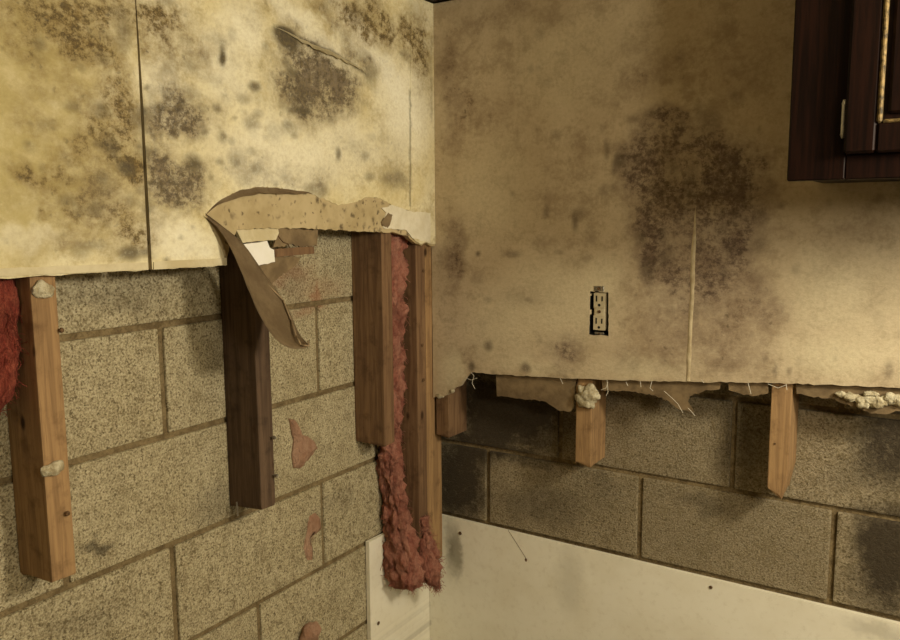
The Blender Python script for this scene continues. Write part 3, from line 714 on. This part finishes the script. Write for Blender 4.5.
# ------------------------------------------------------------------ insulation
def fluff(name, secs, m, label, amp=.012, freq=26, n=36, seed=0, cat='insulation', strands=0, ylim=(-9, 9), xmax=None, parent=None, xmin=.001, step=.008):
    """lumpy batt: secs = list of (centre, half_x, half_y) going down"""
    bm = bmesh.new(); rings = []
    secs2 = []
    for a, b in zip(secs[:-1], secs[1:]):
        k = max(2, int((Vector(a[0])-Vector(b[0])).length/step))
        for i in range(k):
            t = i/k; secs2.append((Vector(a[0]).lerp(Vector(b[0]), t), a[1]+(b[1]-a[1])*t, a[2]+(b[2]-a[2])*t))
    secs2.append((Vector(secs[-1][0]), secs[-1][1], secs[-1][2]))
    pts = []
    for c, hx, hy in secs2:
        ring = []
        for i in range(n):
            a = 2*math.pi*i/n; ca, sa = math.cos(a), math.sin(a)
            ex = math.copysign(abs(ca)**.6, ca); ey = math.copysign(abs(sa)**.6, sa)
            q = Vector((c.x+ex*hx, c.y+ey*hy, c.z))
            k = amp*noise.fractal(Vector((q.x*freq, q.y*freq, q.z*freq*.55))+Vector((seed, seed, 0)), .7, 2.3, 6)
            q += Vector((ca, sa, .3*noise.noise(q*50)))*k
            q.x = max(q.x, xmin)
            lo, hi = ylim(q.z) if callable(ylim) else ylim
            q.y = min(max(q.y, lo), hi)
            if xmax is not None: q.x = min(q.x, xmax(q.z) if callable(xmax) else xmax)
            ring.append(bm.verts.new(q)); pts.append(q.copy())
        rings.append(ring)
    for a, b in zip(rings[:-1], rings[1:]):
        for i in range(n): bm.faces.new((a[i], a[(i+1) % n], b[(i+1) % n], b[i]))
    bm.faces.new(rings[0]); bm.faces.new(rings[-1])
    e = parent or empty(name, secs2[-1][0], label, cat)
    child(link('tuft' if parent else 'batt', bm, m, smooth=True), e)
    if strands:
        rs = random.Random(seed); bm = bmesh.new()
        pool = [q for q in pts if q.z < 1.28 and (q.x > .012)]
        for _ in range(strands):
            q = rs.choice(pool).copy(); d = Vector((rs.uniform(-.1, .5), rs.uniform(-.6, .6), rs.uniform(-1, .5))).normalized()
            ln = rs.uniform(.006, .022); P = [q]
            for k in range(3):
                d = (d+Vector((rs.uniform(-.5, .4), rs.uniform(-.5, .5), rs.uniform(-.6, .2)))).normalized(); P.append(P[-1]+d*ln/3)
            for v in P:
                v.y = min(max(v.y, (ylim(v.z) if callable(ylim) else ylim)[0]), (ylim(v.z) if callable(ylim) else ylim)[1]); v.x = max(v.x, xmin)
                if xmax is not None: v.x = min(v.x, xmax(v.z) if callable(xmax) else xmax)
            tube(bm, P, rs.uniform(.0003, .0007), 3)
        child(tag(link('loose_fibres', bm, m), kind='stuff'), e)
    return e
fluff('insulation_batt', [((.044, -1.30, 1.42), .042, .193), ((.044, -1.30, 1.30), .042, .193), ((.044, -1.30, 1.22), .041, .193), ((.038, -1.31, 1.15), .034, .185), ((.024, -1.32, 1.10), .018, .16)], 'red',
      'bright red insulation batt at the left edge beside a stud', .012, 30, 72, 3, strands=900, ylim=(-1.6, -1.1058), xmax=.0882)
fluff('insulation_strip', [((.040, -.214, 1.42), .032, .044), ((.036, -.214, 1.30), .030, .043), ((.038, -.214, 1.15), .032, .042), ((.032, -.212, 1.02), .027, .040), ((.026, -.204, .90), .023, .034),
                           ((.024, -.194, .78), .022, .024), ((.030, -.192, .70), .028, .022), ((.044, -.193, .62), .034, .024), ((.058, -.197, .56), .046, .029), ((.064, -.199, .515), .048, .031), ((.060, -.192, .485), .036, .020)], 'pink',
      'narrow pink insulation strip running down beside the corner post', .016, 52, 80, 11, step=.004, strands=1500, ylim=lambda z: (-.2605 if z > .87 else -.30, -.1668), xmax=lambda z: .0885 if z > .87 else .2)
fluff('insulation_tuft', [((.094, -.150, .66), .003, .006), ((.095, -.146, .62), .005, .012), ((.098, -.142, .58), .008, .020), ((.100, -.138, .55), .012, .028), ((.104, -.134, .515), .014, .034), ((.102, -.130, .490), .012, .030), ((.104, -.118, .470), .006, .009), ((.104, -.114, .456), .004, .006)], 'pink',
      'ragged pink insulation tuft clinging to the foot of the corner post', .013, 66, 60, 17, step=.004, strands=900, ylim=(-.1660, -.06), xmin=.0892)
def scrap(px, d, m, label, name='insulation_scrap', t=.008, amp=.003):
    pts = rag([L2(*q, x=d) for q in px]+[L2(*px[0], x=d)], amp, .007)[:-1]
    c = Vector((d, sum(q[0] for q in pts)/len(pts), sum(q[1] for q in pts)/len(pts)))
    bm = bmesh.new(); n = len(pts); rows = []
    for s, h in ((1, 0), (.97, .4), (.75, .9), (.4, 1.05)):
        rows.append([bm.verts.new((d+t*h*(1+.5*noise.noise(Vector((u*90, z*90, 1)))), c.y+(u-c.y)*s, c.z+(z-c.z)*s)) for u, z in pts])
    for a, b in zip(rows[:-1], rows[1:]):
        for i in range(n): bm.faces.new((a[i], a[(i+1) % n], b[(i+1) % n], b[i]))
    bm.faces.new(rows[-1]); bm.faces.new(rows[0])
    return tag(link(name, bm, m, smooth=True), label, 'insulation', 'insulation scraps on the block wall')
scrap(((288, 418), (296, 422), (301, 434), (313, 440), (317, 448), (312, 455), (305, 462), (300, 468), (293, 468), (291, 455), (293, 440)), .0, 'peach', 'faded pink insulation scrap stuck to the blocks between two studs')
scrap(((309, 516), (315, 512), (320, 518), (321, 528), (314, 531), (308, 538), (307, 548), (312, 560), (307, 561), (303, 548), (306, 534)), .0, 'peach', 'thin curled pink scrap on the lower block by a joint', t=.004, amp=.0015)
blob_mesh('insulation_scrap', L(310, 634, .012), (.016, .028, .027), 'peach', None, .3, 40, 4, 8)
tag(D.objects[[o.name for o in D.objects if o.name.startswith('insulation_scrap')][-1]], 'round faded pink insulation wad at the bottom edge of the picture', 'insulation', 'insulation scraps on the block wall')

# ------------------------------------------------------------------ wall cabinet
cbx, cby, cbz = .952, -.4016, 1.456
cb = empty('wall_cabinet', (1.35, -.25, cbz), 'dark stained wooden wall cabinet with gilded door panel', 'cabinet')
bm = bmesh.new(); bx(bm, (cbx, cby+.019, cbz+.012), (1.80, YR-.0012, 1.900), .002); child(link('body', bm, 'cab'), cb)
box('underside_panel', (cbx+.012, cby+.025, cbz+.006), (1.79, YR-.002, cbz+.0122), 'cab', cb)
box('face_stile', (cbx, cby, cbz), (cbx+.080, cby+.020, 1.900), 'cab', cb, .002)
box('face_rail', (cbx+.080, cby, cbz), (1.80, cby+.020, cbz+.048), 'cab', cb, .002)
def cabinet_door(dx0, dx1):
    dz0, dz1, dy, sw = cbz+.036, 1.895, cby-.018, .042
    door = empty('door', ((dx0+dx1)/2, dy, dz0)); child(door, cb)
    def dpart(name, a, b, m, bev=.002):
        o = box(name, a, b, m, None, bev); o.parent = door; o.matrix_parent_inverse = Matrix.Translation(((dx0+dx1)/2, dy, dz0)).inverted()
    dpart('door_stile', (dx0, dy, dz0), (dx0+sw, cby-.0005, dz1), 'cab', .004)
    dpart('door_stile', (dx1-sw, dy, dz0), (dx1, cby-.0005, dz1), 'cab', .004)
    dpart('door_rail', (dx0+sw, dy, dz0), (dx1-sw, cby-.0005, dz0+sw), 'cab', .003)
    dpart('door_rail', (dx0+sw, dy, dz1-sw), (dx1-sw, cby-.0005, dz1), 'cab', .003)
    dpart('recess', (dx0+sw, dy+.012, dz0+sw), (dx1-sw, cby-.0008, dz1-sw), 'cab', 0)
    dpart('raised_panel', (dx0+sw+.012, dy+.004, dz0+sw+.012), (dx1-sw-.012, dy+.0125, dz1-sw-.012), 'cab', .004)
    dpart('gilded_bead', (dx0+sw-.001, dy-.002, dz0+sw-.001), (dx0+sw+.006, dy+.012, dz1-sw), 'gold', .0025)
    dpart('gilded_bead', (dx1-sw-.006, dy-.002, dz0+sw-.001), (dx1-sw+.001, dy+.012, dz1-sw), 'gold', .0025)
    dpart('gilded_bead', (dx0+sw+.006, dy-.0005, dz0+sw-.001), (dx1-sw-.006, dy+.012, dz0+sw+.004), 'gold', .0018)
cabinet_door(cbx+.078, cbx+.420)
cabinet_door(cbx+.436, cbx+.778)
xh, zh0 = R2(842.5, 134, cby-.01); _, zh1 = R2(842.5, 104, cby-.01)
bm = bmesh.new(); cyl(bm, (xh, cby-.008, zh0), (xh, cby-.008, zh1), .0034, 12)
cyl(bm, (xh, cby-.008, zh0-.006), (xh, cby-.008, zh0), .002, 8, .0042); cyl(bm, (xh, cby-.008, zh1), (xh, cby-.008, zh1+.006), .0042, 8, .002)
bx(bm, (xh-.003, cby-.006, zh0), (xh, cby-.0003, zh1))
child(link('hinge', bm, 'steel'), cb)
